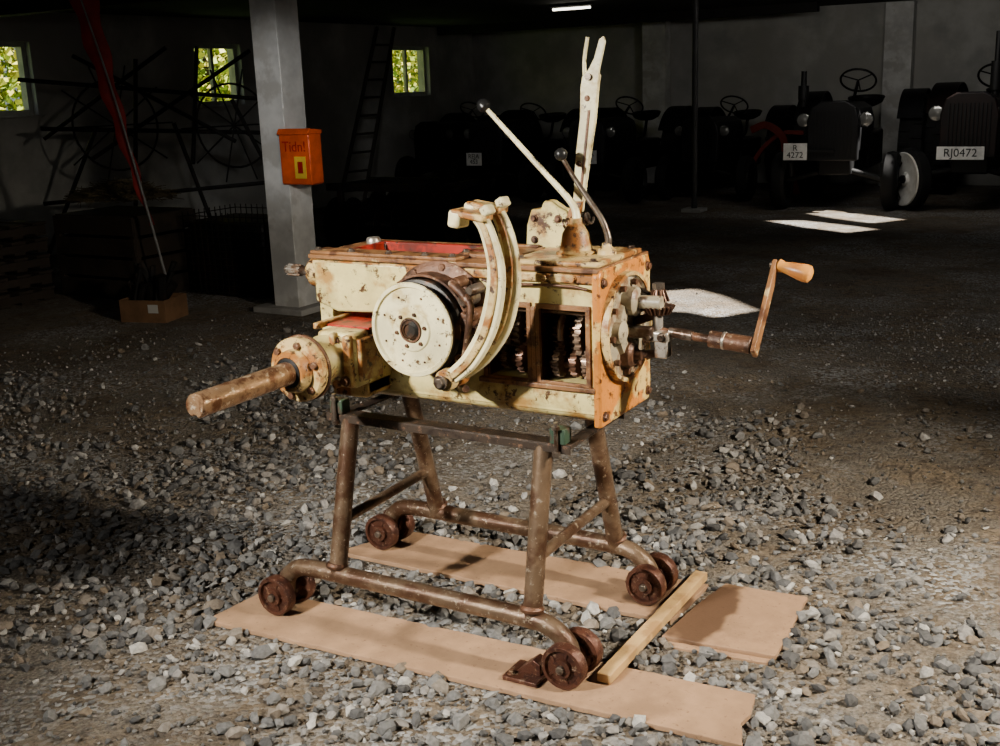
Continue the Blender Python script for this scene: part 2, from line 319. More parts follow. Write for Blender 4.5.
# ---- right end
rc=[(-.140,.672),(.178,.672),(.192,.70),(.192,1.06),(.178,1.084),(-.128,1.084),(-.142,1.07)]
prism("end_flange",rc,YZ,.512,.534,orange,G,.006)
bolts("end_flange_bolts",[(.534,y,z) for y,z in((-.118,.70),(-.118,1.05),(.165,.70),(.168,1.05),(.17,.80))],(1,0,0),.010,.010,rust,G)
cy,cz=.010,.915
lathe("end_cover",[(.143,0),(.146,.004),(.144,.014),(.134,.016),(.130,.010),(.085,.012),(.080,.024),(.05,.026),(.048,.012),(0,.012)],(.534,cy,cz),(1,0,0),coverg,G,56)
lathe("end_cover_rim",[(.136,0),(.146,0),(.146,.020),(.136,.020)],(.534,cy,cz),(1,0,0),creamr,G,56,closed=True)
boltring("end_cover_bolts",(.548,cy,cz),(1,0,0),.118,10,.009,.013,rust,G,.1)
lathe("upper_bearing_cap",[(.038,0),(.038,.03),(.03,.038),(.018,.04),(.018,.10),(0,.10)],(.545,cy-.01,.985),(1,0,0),coverg,G,28)
lathe("lower_bearing_cap",[(.034,0),(.034,.022),(.026,.030),(.014,.030),(.014,.05),(0,.05)],(.545,cy-.02,.845),(1,0,0),rust,G,28)
lathe("side_bearing_cap",[(.030,0),(.030,.02),(.018,.026),(0,.026)],(.545,cy-.075,.915),(1,0,0),coverg,G,24)
gear("bevel_pinion_side",(.585,cy+.01,.985),(1,0,0),.035,18,.006,.03,steel,G,.7)
cyl("crank_spindle",(.625,.025,.86),(.625,.025,1.02),.012,steell,G)
gear("bevel_gear_upper",(.625,.025,1.000),(0,0,1),.030,14,.007,.03,geard,G,.6)
gear("bevel_gear_lower",(.625,.025,.962),(0,0,-1),.045,20,.009,.022,geard,G,.7)
lathe("spindle_nut",[(.016,0),(.016,.015),(0,.015)],(.625,.025,1.017),(0,0,1),steel,G,6)
box("crank_yoke",(.628,.025,.895),(.066,.058,.028),steell,G,bev=.005)
box("crank_yoke_lower",(.64,.02,.862),(.036,.04,.050),steell,G,bev=.005)
box("crank_arm_bracket",(.575,.0,.905),(.09,.025,.03),steel,G,bev=.004)
box("crank_stay",(.575,.05,.93),(.07,.02,.022),rust,G,rot=(0,-.4,0),bev=.004)
tube("crank_lower_stay",[(.55,-.03,.85),(.59,.0,.845),(.64,.02,.85)],.011,rust,G)
bolts("yoke_bolts",[(.61,-.003,.895),(.645,-.003,.895)],(0,-1,0),.009,.012,steel,G)
cyl("crank_shaft",(.60,.025,.907),(.885,.025,.886),.011,rust,G)
cyl("crank_shaft_spindle",(.655,.025,.905),(.72,.025,.899),.014,steel,G)
cyl("crank_collar",(.765,.025,.8955),(.875,.025,.887),.022,rust,G)
cyl("crank_collar_ring",(.80,.025,.8935),(.808,.025,.893),.0235,steell,G)
tube("crank_arm",[(.885,.010,.868),(.885,.185,1.073)],1,rustp,G,k=1,rect=(.034,.012),up=(1,0,0),bev=.002)
cyl("crank_handle_pin",(.870,.180,1.068),(.915,.180,1.066),.008,steel,G)
lathe("crank_handle",[(.012,0),(.018,.004),(.014,.018),(.019,.045),(.024,.072),(.022,.086),(.012,.092),(0,.093)],(.890,.180,1.067),(1,0,-.24),woodh,G,28)
tube("oil_pipe",[(.19,-.137,1.045),(.24,-.142,1.035),(.32,-.142,1.04),(.45,-.142,1.042),(.50,-.14,1.035)],.004,rust,G)
# ================================================================= STAND
S=empty("gearbox_stand",(0,0,0))
yf,yb_=-.150,.150
PF,PB=-.248,.300
def angle_rail(nm,y,sgn):
    box(nm+"_flat",(.06,y,.624),(.80,.050,.007),darkbar,S,bev=.001)
    box(nm+"_web",(.06,y+sgn*.024,.614),(.80,.006,.022),darkbar,S,bev=.001)
angle_rail("front_rail",yf,-1);angle_rail("back_rail",yb_,1)
for x in (-.31,.43):box("cross_rail",(x,0,.612),(.04,.30,.006),darkbar,S,bev=.001)
for i,(x,y) in enumerate([(-.30,yf-.01),(.425,yf-.01),(-.30,yb_),(.425,yb_)]):
    box(f"mount_block_{i}",(x,y,.649),(.045,.040,.042),greenb,S,bev=.003)
    bm=bmesh.new();addcyl(bm,(x+.0,y-.026,.595),(x+.0,y-.026,.69),.006,10);addcyl(bm,(x,y-.026,.598),(x,y-.026,.610),.011,6);addcyl(bm,(x,y-.026,.67),(x,y-.026,.68),.011,6);fin(bm,f"mount_bolt_{i}",steel,S)
legs=[(-.27,yf,-.285,PF),(.37,yf,.372,PF),(-.27,yb_,-.285,PB),(.37,yb_,.372,PB)]
for i,(xt,yt,xb,y2) in enumerate(legs):
    cyl(f"leg_{i}",(xt,yt,.618),(xb,y2,.150),.0265,pipe,S,20)
    lathe(f"leg_weld_{i}",[(.031,-.004),(.034,.004),(.029,.012)],V((xb,y2,.176)),V((xt-xb,yt-y2,.468)),rust,S,20)
for i,(xt,xb) in enumerate([(-.27,-.285),(.37,.372)]):
    x=xt+(xb-xt)*.64
    cyl(f"leg_brace_{i}",(x,yf+(PF-yf)*.66,.31),(x,yb_+(PB-yb_)*.64,.318),.0155,pipe,S,16)
for i,y in enumerate((PF,PB)):
    tube(f"bottom_tube_{i}",[(-.490,y,.062),(-.478,y,.105),(-.440,y,.140),(-.37,y,.152),(-.2,y,.152),(.1,y,.152),(.36,y,.150),(.430,y,.138),(.475,y,.104),(.490,y,.062)],.0265,pipe,S,k=8,seg=20)
wprof=[(.012,-.020),(.026,-.020),(.028,-.008),(.046,-.007),(.049,-.018),(.058,-.0195),(.061,-.017),(.061,.013),(.058,.017),(.049,.017),(.046,.007),(.028,.008),(.026,.020),(.012,.020)]
k=0
for y in (PF,PB):
    for x in (-.490,.490):
        cyl(f"wheel_axle_{k}",(x,y-.078,.061),(x,y+.078,.061),.011,steel,S,14)
        for s in (-1,1):
            lathe(f"wheel_{k}_{'a' if s<0 else 'b'}",wprof,(x,y+s*.048,.0615),(0,-1,0),castw,S,40,closed=True)
            bm=bmesh.new()
            for q in range(5):
                t=2*math.pi*q/5
                addbox(bm,(x+.037*math.cos(t),y+s*.048,.0615+.037*math.sin(t)),(.02,.022,.006),(0,-t,0))
            fin(bm,f"wheel_{k}_{'a' if s<0 else 'b'}_spokes",castw,S,.001)
        k+=1
# ================================================================= BOARDS
def woodmat(name,base,dark,stain=None):
    m=mat(name,base,.6,c2=tuple(c*.66 for c in base),s2=5,lo2=.42,hi2=.68,c3=dark,s3=55,lo3=.57,hi3=.70,bump=.14,bs=150,bd=.002)
    nt=m.node_tree;N=nt.nodes;L=nt.links
    if stain:
        b=N["Principled BSDF"];src=b.inputs["Base Color"].links[0].from_socket
        tc=N.new("ShaderNodeTexCoord");mp=N.new("ShaderNodeMapping");mp.inputs["Location"].default_value=(-stain[0],-stain[1],0)
        L.new(tc.outputs["Object"],mp.inputs["Vector"])
        sc=N.new("ShaderNodeVectorMath");sc.operation='MULTIPLY';sc.inputs[1].default_value=(1/stain[2],1/stain[3],0);L.new(mp.outputs[0],sc.inputs[0])
        nz=N.new("ShaderNodeTexNoise");nz.inputs["Scale"].default_value=12;L.new(tc.outputs["Object"],nz.inputs["Vector"])
        ln=N.new("ShaderNodeVectorMath");ln.operation='LENGTH';L.new(sc.outputs[0],ln.inputs[0])
        ad=N.new("ShaderNodeMath");ad.operation='ADD';L.new(ln.outputs["Value"],ad.inputs[0]);L.new(nz.outputs["Fac"],ad.inputs[1])
        r=N.new("ShaderNodeMapRange");r.interpolation_type='SMOOTHSTEP';r.inputs[1].default_value=1.2;r.inputs[2].default_value=1.55;r.inputs[3].default_value=.85;r.inputs[4].default_value=0
        L.new(ad.outputs[0],r.inputs[0])
        x=N.new("ShaderNodeMix");x.data_type='RGBA';L.new(r.outputs[0],x.inputs[0]);L.new(src,x.inputs[6]);x.inputs[7].default_value=(.06,.028,.014,1)
        L.new(x.outputs[2],b.inputs["Base Color"])
    return m
hb=woodmat("hardboard",(.44,.27,.155),(.17,.10,.055))
hb2=woodmat("hardboard_stained",(.42,.255,.145),(.17,.10,.055),(-.08,-.02,.09,.24))
hb3=woodmat("hardboard_stained_b",(.42,.255,.145),(.17,.10,.055),(.50,.0,.12,.10))
pine=mat("pine_strip",(.56,.36,.15),.6,c2=(.40,.23,.09),s2=9,bump=.1)
BR=[]
def board(name,poly,z0,z1,m):
    cx=sum(p[0] for p in poly)/len(poly);cy_=sum(p[1] for p in poly)/len(poly)
    out=[]
    n=len(poly)
    for i in range(n):
        a=V(poly[i]);b=V(poly[(i+1)%n]);k=max(2,int((b-a).length/.03))
        for j in range(k):
            p=a.lerp(b,j/k)
            if j:p+=V((random.uniform(-1,1),random.uniform(-1,1)))*.0018
            out.append((p.x-cx,p.y-cy_))
    bm=bmesh.new();addprism(bm,out,XY,z0,z1)
    o=fin(bm,name,m,None,.0015);o.location=(cx,cy_,0);BR.append(poly);return o
board("hardboard_sheet",[(-.665,-.425),(.99,-.345),(.955,-.255),(.962,-.205),(.945,-.11),(-.64,-.185)],-.014,0,hb)
board("hardboard_sheet",[(-.62,.165),(.60,.175),(.615,.46),(-.50,.425)],-.014,0,hb3)
board("hardboard_sheet",[(.612,.075),(.935,.105),(.915,.50),(.66,.485),(.63,.30)],-.010,.002,hb2)
board("hardboard_sheet",[(.63,.050),(.92,.080),(.93,.30),(.65,.30)],-.024,-.0105,hb)
ws=box("wooden_strip",(0,0,0),(.040,.72,.026),pine,None,bev=.002);ws.location=(.578,.125,.0155);ws.rotation_euler=(0,0,-.01)
C=empty("steel_chock",(.375,-.285,0))
box("base",(0,0,.007),(.105,.10,.012),castw,C,bev=.002)
prism("upright",[(-.03,.012),(.042,.012),(.042,.045),(.02,.055),(-.01,.03)],XZ,-.01,.035,castw,C,.002)
bolts("stud",[(-.035,-.03,.012)],(0,0,1),.008,.012,rust,C)
# ================================================================= FLOOR + GRAVEL
def floor_mat():
    m=bpy.data.materials.new("gravel_dirt");m.use_nodes=True;nt=m.node_tree;N=nt.nodes;L=nt.links;b=N["Principled BSDF"]
    b.inputs["Roughness"].default_value=.92;b.inputs["Specular IOR Level"].default_value=.2
    tc=N.new("ShaderNodeTexCoord").outputs["Object"]
    def nz(s,d=8,r=.65):
        n=N.new("ShaderNodeTexNoise");n.inputs["Scale"].default_value=s;n.inputs["Detail"].default_value=d;n.inputs["Roughness"].default_value=r;L.new(tc,n.inputs["Vector"]);return n.outputs["Fac"]
    def vo(s):
        n=N.new("ShaderNodeTexVoronoi");n.inputs["Scale"].default_value=s;L.new(tc,n.inputs["Vector"]);return n
    def mr(o,lo,hi,a=0,bb=1):
        r=N.new("ShaderNodeMapRange");r.interpolation_type='SMOOTHSTEP'
        for i,v in ((1,lo),(2,hi),(3,a),(4,bb)):r.inputs[i].default_value=v
        L.new(o,r.inputs[0]);return r.outputs[0]
    def mix(f,A,B,bt='MIX'):
        x=N.new("ShaderNodeMix");x.data_type='RGBA';x.blend_type=bt
        if isinstance(f,float):x.inputs[0].default_value=f
        else:L.new(f,x.inputs[0])
        for i,c in ((6,A),(7,B)):
            if isinstance(c,tuple):x.inputs[i].default_value=c+(1,)
            else:L.new(c,x.inputs[i])
        return x.outputs[2]
    dirt=mix(mr(nz(1.3),.35,.65),(.13,.10,.068),(.225,.175,.12))
    dirt=mix(mr(nz(25),.4,.7),dirt,(.065,.052,.04))
    v1=vo(70);v2=vo(150)
    bw=N.new("ShaderNodeRGBToBW");L.new(v1.outputs["Color"],bw.inputs[0])
    g=mix(bw.outputs[0],(.055,.055,.055),(.40,.40,.39))
    bw2=N.new("ShaderNodeRGBToBW");L.new(v2.outputs["Color"],bw2.inputs[0])
    g2=mix(bw2.outputs[0],(.045,.042,.037),(.27,.245,.21))
    cov=mr(nz(.9,9,.7),.44,.62)
    st=mr(bw.outputs[0],.5,.62)
    mul=N.new("ShaderNodeMath");mul.operation='MULTIPLY';L.new(cov,mul.inputs[0]);L.new(st,mul.inputs[1])
    col=mix(mr(nz(3),.4,.6,0,.65),dirt,g2)
    col=mix(mul.outputs[0],col,g)
    L.new(col,b.inputs["Base Color"])
    h=N.new("ShaderNodeMath");h.operation='MULTIPLY_ADD';L.new(v1.outputs["Distance"],h.inputs[0]);h.inputs[1].default_value=-.8;L.new(nz(40),h.inputs[2])
    bp=N.new("ShaderNodeBump");bp.inputs["Strength"].default_value=.9;bp.inputs["Distance"].default_value=.012;L.new(h.outputs[0],bp.inputs["Height"]);L.new(bp.outputs[0],b.inputs["Normal"])
    return m
fm=floor_mat()
RX0,RX1,RY0,RY1,CZ=-8.17,5.0,-5.5,13.7,2.40
bm=bmesh.new();addbox(bm,((RX0+RX1)/2,(RY0+RY1)/2,ground_z-.1),(RX1-RX0+.4,RY1-RY0+.4,.2));fin(bm,"floor",fm)
def inpoly(px,py,poly):
    n=len(poly);ins=np.zeros(px.shape,bool);j=n-1
    for i in range(n):
        xi,yi=poly[i];xj,yj=poly[j]
        c=((yi>py)!=(yj>py))&(px<(xj-xi)*(py-yi)/(yj-yi+1e-12)+xi);ins^=c;j=i
    return ins
ico=bmesh.new();bmesh.ops.create_icosphere(ico,subdivisions=1,radius=1);iv=np.array([v.co[:] for v in ico.verts]);ifc=np.array([[v.index for v in f.verts] for f in ico.faces]);ico.free()
AVOID=[(-4.05,-3.35,3.3,4.0),(-5.1,-4.1,2.75,4.5),(-7.2,-5.0,2.4,6.1)]
def stones(N,xr,yr,rmin,rmax,densf,pw):
    x=rng.uniform(*xr,N);y=rng.uniform(*yr,N)
    d=np.array([densf(a,b) for a,b in zip(x,y)]);keep=rng.random(N)<d
    for P in BR:keep&=~inpoly(x,y,P)
    for a,b,c,e in AVOID:keep&=~((x>a)&(x<b)&(y>c)&(y<e))
    x,y=x[keep],y[keep];n=len(x)
    r=rmin+(rmax-rmin)*rng.random(n)**pw
    q=rng.normal(size=(n,4));q/=np.linalg.norm(q,axis=1)[:,None];w,a,b,c=q.T
    R=np.stack([1-2*(b*b+c*c),2*(a*b-c*w),2*(a*c+b*w),2*(a*b+c*w),1-2*(a*a+c*c),2*(b*c-a*w),2*(a*c-b*w),2*(b*c+a*w),1-2*(a*a+b*b)],1).reshape(n,3,3)
    sc=rng.uniform(.5,1.3,(n,1,3))
    v=(iv[None]*rng.uniform(.62,1.28,(n,12,1)))*sc*r[:,None,None]
    v=np.einsum('nij,nkj->nki',R,v);v[:,:,2]*=.8
    v[:,:,0]+=x[:,None];v[:,:,1]+=y[:,None];v[:,:,2]+=(ground_z+r*.40+rng.random(n)*.006)[:,None]
    return v
def gravel(name,parts,m):
    v=np.concatenate(parts);n=len(v)
    f=(ifc[None]+12*np.arange(n)[:,None,None]).reshape(-1,3)
    me=bpy.data.meshes.new(name);me.vertices.add(n*12);me.vertices.foreach_set("co",v.reshape(-1))
    me.loops.add(f.size);me.loops.foreach_set("vertex_index",f.reshape(-1).astype(np.int32))
    me.polygons.add(len(f));me.polygons.foreach_set("loop_start",np.arange(0,f.size,3,dtype=np.int32));me.polygons.foreach_set("loop_total",np.full(len(f),3,np.int32))
    me.update(calc_edges=True);me.validate();me.polygons.foreach_set("use_smooth",[False]*len(me.polygons));me.materials.append(m)
    o=bpy.data.objects.new(name,me);COL.objects.link(o);return o
sm=bpy.data.materials.new("crushed_stone");sm.use_nodes=True;nt=sm.node_tree;b=nt.nodes["Principled BSDF"];b.inputs["Roughness"].default_value=.85;b.inputs["Specular IOR Level"].default_value=.25
ge=nt.nodes.new("ShaderNodeNewGeometry");cr=nt.nodes.new("ShaderNodeValToRGB");nt.links.new(ge.outputs["Random Per Island"],cr.inputs[0])
el=cr.color_ramp.elements;el[0].color=(.070,.069,.068,1);el[1].color=(.46,.445,.41,1)
for p,c in((.3,(.125,.124,.122,1)),(.6,(.19,.187,.178,1)),(.70,(.18,.14,.098,1)),(.86,(.25,.24,.225,1))):
    e=el.new(p);e.color=c
nz=nt.nodes.new("ShaderNodeTexNoise");nz.inputs["Scale"].default_value=90;tcn=nt.nodes.new("ShaderNodeTexCoord");nt.links.new(tcn.outputs["Object"],nz.inputs["Vector"])
mx=nt.nodes.new("ShaderNodeMix");mx.data_type='RGBA';mx.blend_type='MULTIPLY';mx.inputs[0].default_value=.7;nt.links.new(cr.outputs[0],mx.inputs[6]);nt.links.new(nz.outputs["Fac"],mx.inputs[7])
mg=nt.nodes.new("ShaderNodeMix");mg.data_type='RGBA';mg.blend_type='MULTIPLY';mg.inputs[0].default_value=1;nt.links.new(mx.outputs[2],mg.inputs[6]);mg.inputs[7].default_value=(1.5,1.5,1.5,1);nt.links.new(mg.outputs[2],b.inputs["Base Color"])
def dens_big(x,y):
    n=noise.noise(V((x*.9,y*.9,3.3)))+.45*noise.noise(V((x*3,y*3,1.3)))
    base=.78-.50*max(0,y-.7)-.9*max(0,x-.45)*(1 if y>.55 else .08)
    base-=1.3*max(0,-.60-y)
    if x<-2.2:base-=.35*(-2.2-x)
    return max(.015,min(1,base+n*.85))
def dens_small(x,y):
    n=noise.noise(V((x*.7,y*.7,9.3)))
    return max(.05,min(1,.62+n*.8-.12*max(0,y-1.2)))
gravel("gravel",[stones(37000,(-4.2,2.3),(-1.35,3.2),.008,.027,dens_big,2.2),stones(50000,(-5.5,2.8),(-1.4,6.0),.003,.010,dens_small,2)],sm)
# ================================================================= ROOM
wallm=mat("plaster_wall",(.50,.50,.47),.85,c2=(.40,.39,.36),s2=1.2,lo2=.4,hi2=.7,bump=.05,bs=20)
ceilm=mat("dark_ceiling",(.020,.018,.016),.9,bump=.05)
wy=[(4.15,5.16),(7.42,8.20),(11.41,12.38)];wz=(1.40,2.11)
ys=[RY0,4.15,5.16,7.42,8.20,11.41,12.38,RY1]
gridplate("wall_left",ys,[ground_z,1.40,2.11,CZ],{(1,1),(3,1),(5,1)},YZ,RX0-.22,RX0,wallm,None,0)
box("wall_back",((RX0+RX1)/2,RY1+.1,CZ/2),(RX1-RX0+.4,.2,CZ+.05),wallm,None,bev=0)
box("wall_right",(RX1+.1,(RY0+RY1)/2,CZ/2),(.2,RY1-RY0,CZ+.05),wallm,None,bev=0)
box("wall_front",((RX0+RX1)/2,RY0-.1,CZ/2),(RX1-RX0+.4,.2,CZ+.05),ceilm,None,bev=0)
wf=mat("window_frame_paint",(.45,.45,.42),.5,bump=0)
for i,(a,b_) in enumerate(wy):
    W=empty(f"window_{i+1}",(RX0-.10,(a+b_)/2,(wz[0]+wz[1])/2));w=b_-a;h=wz[1]-wz[0]
    for s in(-1,1):
        box("stile",(0,s*(w/2-.025),0),(.06,.05,h),wf,W,bev=.002);box("rail",(0,0,s*(h/2-.025)),(.06,w-.1,.05),wf,W,bev=.002)
    box("mullion",(0,-.03,0),(.05,.045,h-.1),wf,W,bev=.002)
    box("sill",(.12,0,-h/2-.01),(.10,w+.06,.02),wf,W,bev=.002)
SUN_AZ=math.radians(20);SUN_EL=math.radians(56)
sh=V((math.cos(SUN_AZ),math.sin(SUN_AZ)))*(CZ-ground_z)/math.tan(SUN_EL)
bm=bmesh.new()
def loop(pts):
    vs=[bm.verts.new((p[0],p[1],CZ)) for p in pts];return [bm.edges.new((vs[i],vs[(i+1)%len(vs)])) for i in range(len(vs))]
E=loop([(RX0-.3,RY0-.3),(RX1+.3,RY0-.3),(RX1+.3,RY1+.3),(RX0-.3,RY1+.3)])
for pp in ([(-1.95,9.45),(-1.60,9.55),(-1.05,9.25),(-.70,9.02),(-.92,8.72),(-1.4,9.0)],[(-2.0,10.45),(-1.65,10.6),(-.60,9.85),(-.85,9.50),(-1.3,9.8)],[(-1.50,5.12),(-1.25,5.34),(-.98,5.15),(-.58,4.72),(-.75,4.42),(-.98,4.52),(-1.12,4.50)]):
    E+=loop([(x+sh.x,y+sh.y) for x,y in pp])
bmesh.ops.triangle_fill(bm,use_beauty=True,use_dissolve=False,edges=E)
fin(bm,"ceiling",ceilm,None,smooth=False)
bm=bmesh.new()
for y in (4.3,12.6):addbox(bm,(-5.2,y,CZ-.06),(5.8,.14,.12))
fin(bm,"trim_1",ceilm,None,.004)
whitem=mat("white_painted_column",(.66,.66,.64),.6,c2=(.5,.49,.46),s2=3,bump=.04)
K=empty("steel_column",(-3.70,3.66,ground_z))
prism("shaft",[(-.115,-.12),(.115,-.12),(.115,.12),(-.115,.12)],XY,.03,CZ-ground_z,whitem,K,.006)
box("base_slab",(-.02,0,.02),(.46,.42,.045),mat("concrete",(.33,.32,.30),.9),K,bev=.006)
K2=empty("concrete_column",(-4.93,RY1-.12,ground_z));box("shaft",(0,0,1.2),(.36,.22,2.4),whitem,K2)
K3=empty("concrete_column",(-1.46,RY1-.12,ground_z));box("shaft",(0,0,1.2),(.36,.22,2.4),whitem,K3)
P=empty("steel_post",(-3.03,10.1,ground_z));cyl("pole",(0,0,.03),(0,0,2.41),.035,mat("grey_post",(.05,.05,.05),.5),P);box("foot",(0,0,.02),(.24,.24,.04),wallm,P)
ob=mat("orange_box_paint",(.75,.10,.012),.4,bump=.02);yl=mat("yellow_label",(.85,.55,.05),.5,bump=0);rl=mat("red_lettering",(.40,.01,.01),.5,bump=0)
O=empty("orange_wall_box",(-3.50,3.59,1.085))
box("case",(0,0,0),(.27,.14,.36),ob,O,bev=.012)
prism("lid",[(-.085,.165),(.075,.165),(.075,.19),(-.06,.205)],YZ,-.14,.14,ob,O,.004)
box("wall_bracket",(-.10,.06,0),(.06,.05,.2),ob,O)
text("lettering","Tidn!",(.0,-.072,.08),(math.pi/2,0,0),.10,rl,O)
box("label",(.045,-.0715,-.06),(.10,.003,.15),yl,O,bev=0)
box("label_mark",(.045,-.0735,-.06),(.045,.002,.08),rl,O,bev=0)
Lp=empty("fluorescent_lamp",(-4.35,9.6,CZ-.05));box("housing",(0,0,.03),(.52,.09,.03),ceilm,Lp);cyl("tube",(-.24,0,-.01),(.24,0,-.01),.013,emis("lamp_glow",(1,.93,.78),7),Lp)
lad=mat("ladder_wood",(.07,.06,.05),.7)
La=empty("ladder",(0,0,0));p0=V((-7.60,9.15,ground_z));p1=V((-8.12,11.0,2.36))
ofs=V((.10,.42,0))
cyl("rail_1",p0,p1,.028,lad,La,10);cyl("rail_2",p0+ofs,p1+V((.0,.42,0)),.028,lad,La,10)
bm=bmesh.new()
for i in range(1,10):
    t=i/10;addcyl(bm,p0.lerp(p1,t),(p0+ofs).lerp(p1+V((0,.42,0)),t),.016,8)
fin(bm,"rungs",lad,La)
# ================================================================= TRACTORS
tdark=[mat("tractor_paint_%d"%i,c,.5,c2=tuple(q*.4 for q in c),s2=5,bump=.05) for i,c in enumerate([(.010,.011,.012),(.008,.009,.008),(.014,.007,.006),(.008,.008,.009)])]
tire=mat("tractor_tire",(.007,.007,.007),.85,bump=.1);tbl=mat("tractor_black",(.006,.006,.006),.55)
plw=mat("plate_white",(.85,.85,.82),.5,bump=0);plb=mat("plate_black",(.012,.012,.012),.5,bump=0)
chrome=mat("headlight_glass",(.35,.35,.33),.2,.6,bump=0);rimw=mat("white_rim_paint",(.95,.93,.85),.4,bump=.03)
def tractor(x,y,rz,pm,plate,px,pz,s=1.,exh=None,white=False,steer=0.,stw=1.22):
    T=empty("vintage_tractor",(x,y,ground_z),rz);T.scale=(s,s,s)
    prof=[(-.22,.60),(-.235,.90),(-.20,1.03),(-.12,1.08),(.12,1.08),(.20,1.03),(.235,.90),(.22,.60)]
    prism("hood",prof,XZ,.12,1.15,pm,T,.01)
    prism("radiator_shell",[(-.25,.52),(-.26,.92),(-.22,1.06),(-.12,1.12),(.12,1.12),(.22,1.06),(.26,.92),(.25,.52)],XZ,.04,.14,pm,T,.015)
    bm=bmesh.new()
    for i in range(11):addbox(bm,(-.18+i*.036,.036,.79),(.014,.014,.46))
    fin(bm,"grille",tbl,T)
    box("engine_block",(0,.75,.52),(.34,1.1,.32),tbl,T,bev=.02);box("gearbox_housing",(0,1.65,.55),(.40,.9,.40),tbl,T,bev=.03)
    tube("front_axle",[(-.50,.30,.30),(-.3,.30,.36),(0,.28,.42),(.3,.30,.36),(.50,.30,.30)],.035,tbl,T)
    for sgn in(-1,1):
        c=V((sgn*.56,.30,.30));ax=V((sgn*math.cos(steer),math.sin(steer)*sgn,0))
        lathe(f"front_tire_{sgn}",[(.19,-.06),(.25,-.075),(.29,-.05),(.30,0),(.29,.05),(.25,.075),(.19,.06)],c,ax,tire,T,36,closed=True)
        w=white and sgn<0
        lathe(f"front_rim_{sgn}",[(.0,.06),(.05,.07),(.07,.05),(.17,.055),(.255 if w else .195,.085),(.262 if w else .20,.072),(.19,-.05),(.0,-.03)],c,ax,rimw if w else tbl,T,32)
        if w:lathe("hub_cap",[(.04,.06),(.04,.09),(.02,.10),(0,.10)],c,ax,tbl,T,16)
        tube(f"spindle_{sgn}",[(sgn*.46,.30,.34),(sgn*.47,.30,.48)],.03,tbl,T)
        c=V((sgn*.58,1.95,.56))
        lathe(f"rear_tire_{sgn}",[(.33,-.11),(.45,-.14),(.53,-.12),(.555,0),(.53,.12),(.45,.14),(.33,.11)],c,(sgn,0,0),tire,T,44,closed=True)
        bm=bmesh.new()
        for i in range(22):
            t=2*math.pi*i/22
            for q in(-1,1):addbox(bm,(c.x+q*.06,c.y+math.cos(t+q*.07)*.548,c.z+math.sin(t+q*.07)*.548),(.12,.035,.035),(t,0,0))
        fin(bm,f"rear_tire_lugs_{sgn}",tire,T)
        lathe(f"rear_rim_{sgn}",[(0,.03),(.08,.05),(.12,.02),(.30,.03),(.34,.10),(.34,-.1),(0,-.05)],c,(sgn,0,0),pm,T,32)
        bm=bmesh.new();pts=[(sgn*.56,1.95+.62*math.cos(t),.56+.62*math.sin(t)) for t in np.linspace(.2,2.6,12)]
        addsweep(bm,pts,1,2,rect=(.012,.26),up=(1,0,0));fin(bm,f"fender_{sgn}",pm,T)
        lathe(f"headlight_{sgn}",[(0,.0),(.03,.0),(.065,.06),(.072,.085),(.074,.10),(.066,.10)],(sgn*.31,.22,.93),(0,-1,0),tbl,T,24)
        lathe(f"headlight_lens_{sgn}",[(0,.015),(.04,.012),(.066,.0),(0,.0)],(sgn*.31,.12,.93),(0,-1,0),chrome,T,24)
        tube(f"headlight_stalk_{sgn}",[(sgn*.22,.24,.86),(sgn*.31,.22,.86)],.015,tbl,T)
    tube("steering_column",[(0,1.0,.95),(0,1.42,stw)],.018,tbl,T)
    ax=V((0,.45,.55)).normalized()
    lathe("steering_wheel",[(.19+.012*math.cos(t),.012*math.sin(t)) for t in np.linspace(0,2*math.pi,9)[:-1]],(0,1.44,stw+.02),ax,tbl,T,36,closed=True)
    a,b_,n=frame(ax)
    bm=bmesh.new()
    for i in range(3):
        t=2*math.pi*i/3+.5;addcyl(bm,V((0,1.44,stw+.02)),V((0,1.44,stw+.02))+(a*math.cos(t)+b_*math.sin(t))*.19,.008,8)
    fin(bm,"steering_spokes",tbl,T)
    lathe("seat",[(0,0),(.10,.0),(.18,.04),(.21,.10),(.20,.11),(.17,.05),(.09,.015),(0,.012)],(0,2.05,1.0),(0,-.1,1),tbl,T,28)
    tube("seat_spring",[(0,1.7,.75),(0,1.95,.80),(0,2.05,1.0)],.02,tbl,T)
    if exh:
        cyl("exhaust_stack",(exh[0],.6,1.05),(exh[0],.6,exh[1]),.03,tbl,T);cyl("muffler",(exh[0],.6,1.12),(exh[0],.6,1.12+(exh[1]-1.12)*.5),.055,tbl,T)
    if plate:
        two='\n' in plate
        W=.24 if two else .42;H=.17 if two else .12
        box("number_plate",(px,-.01,pz),(W,.012,H),plw,T,bev=.002)
        box("plate_bracket",(px*.5,.02,pz),(abs(px)+.06,.03,.03),tbl,T)
        t=text("plate_text",plate,(px,-.018,pz),(math.pi/2,0,0),.085 if two else .105,plb,T);t.data.space_line=.85
    return T
tractor(-7.30,10.9,.05,tdark[1],None,0,0,.95)
tractor(-6.05,10.35,0,tdark[0],"REJA\n453",-.15,.60,.98,stw=1.15)
tractor(-4.62,10.45,.0,tdark[0],"REJA\n523",.05,.62,.98,stw=1.2)
tractor(-3.32,11.0,.0,tdark[3],None,0,0,.95,stw=1.2)
tractor(-1.50,10.3,.06,tdark[3],"R\n4272",-.36,.62,1.10,exh=(-.42,1.42),stw=1.28)
tractor(-.10,10.4,-.04,tdark[2],"RJ0472",-.05,.57,1.15,exh=(.12,1.66),white=True,steer=.80)
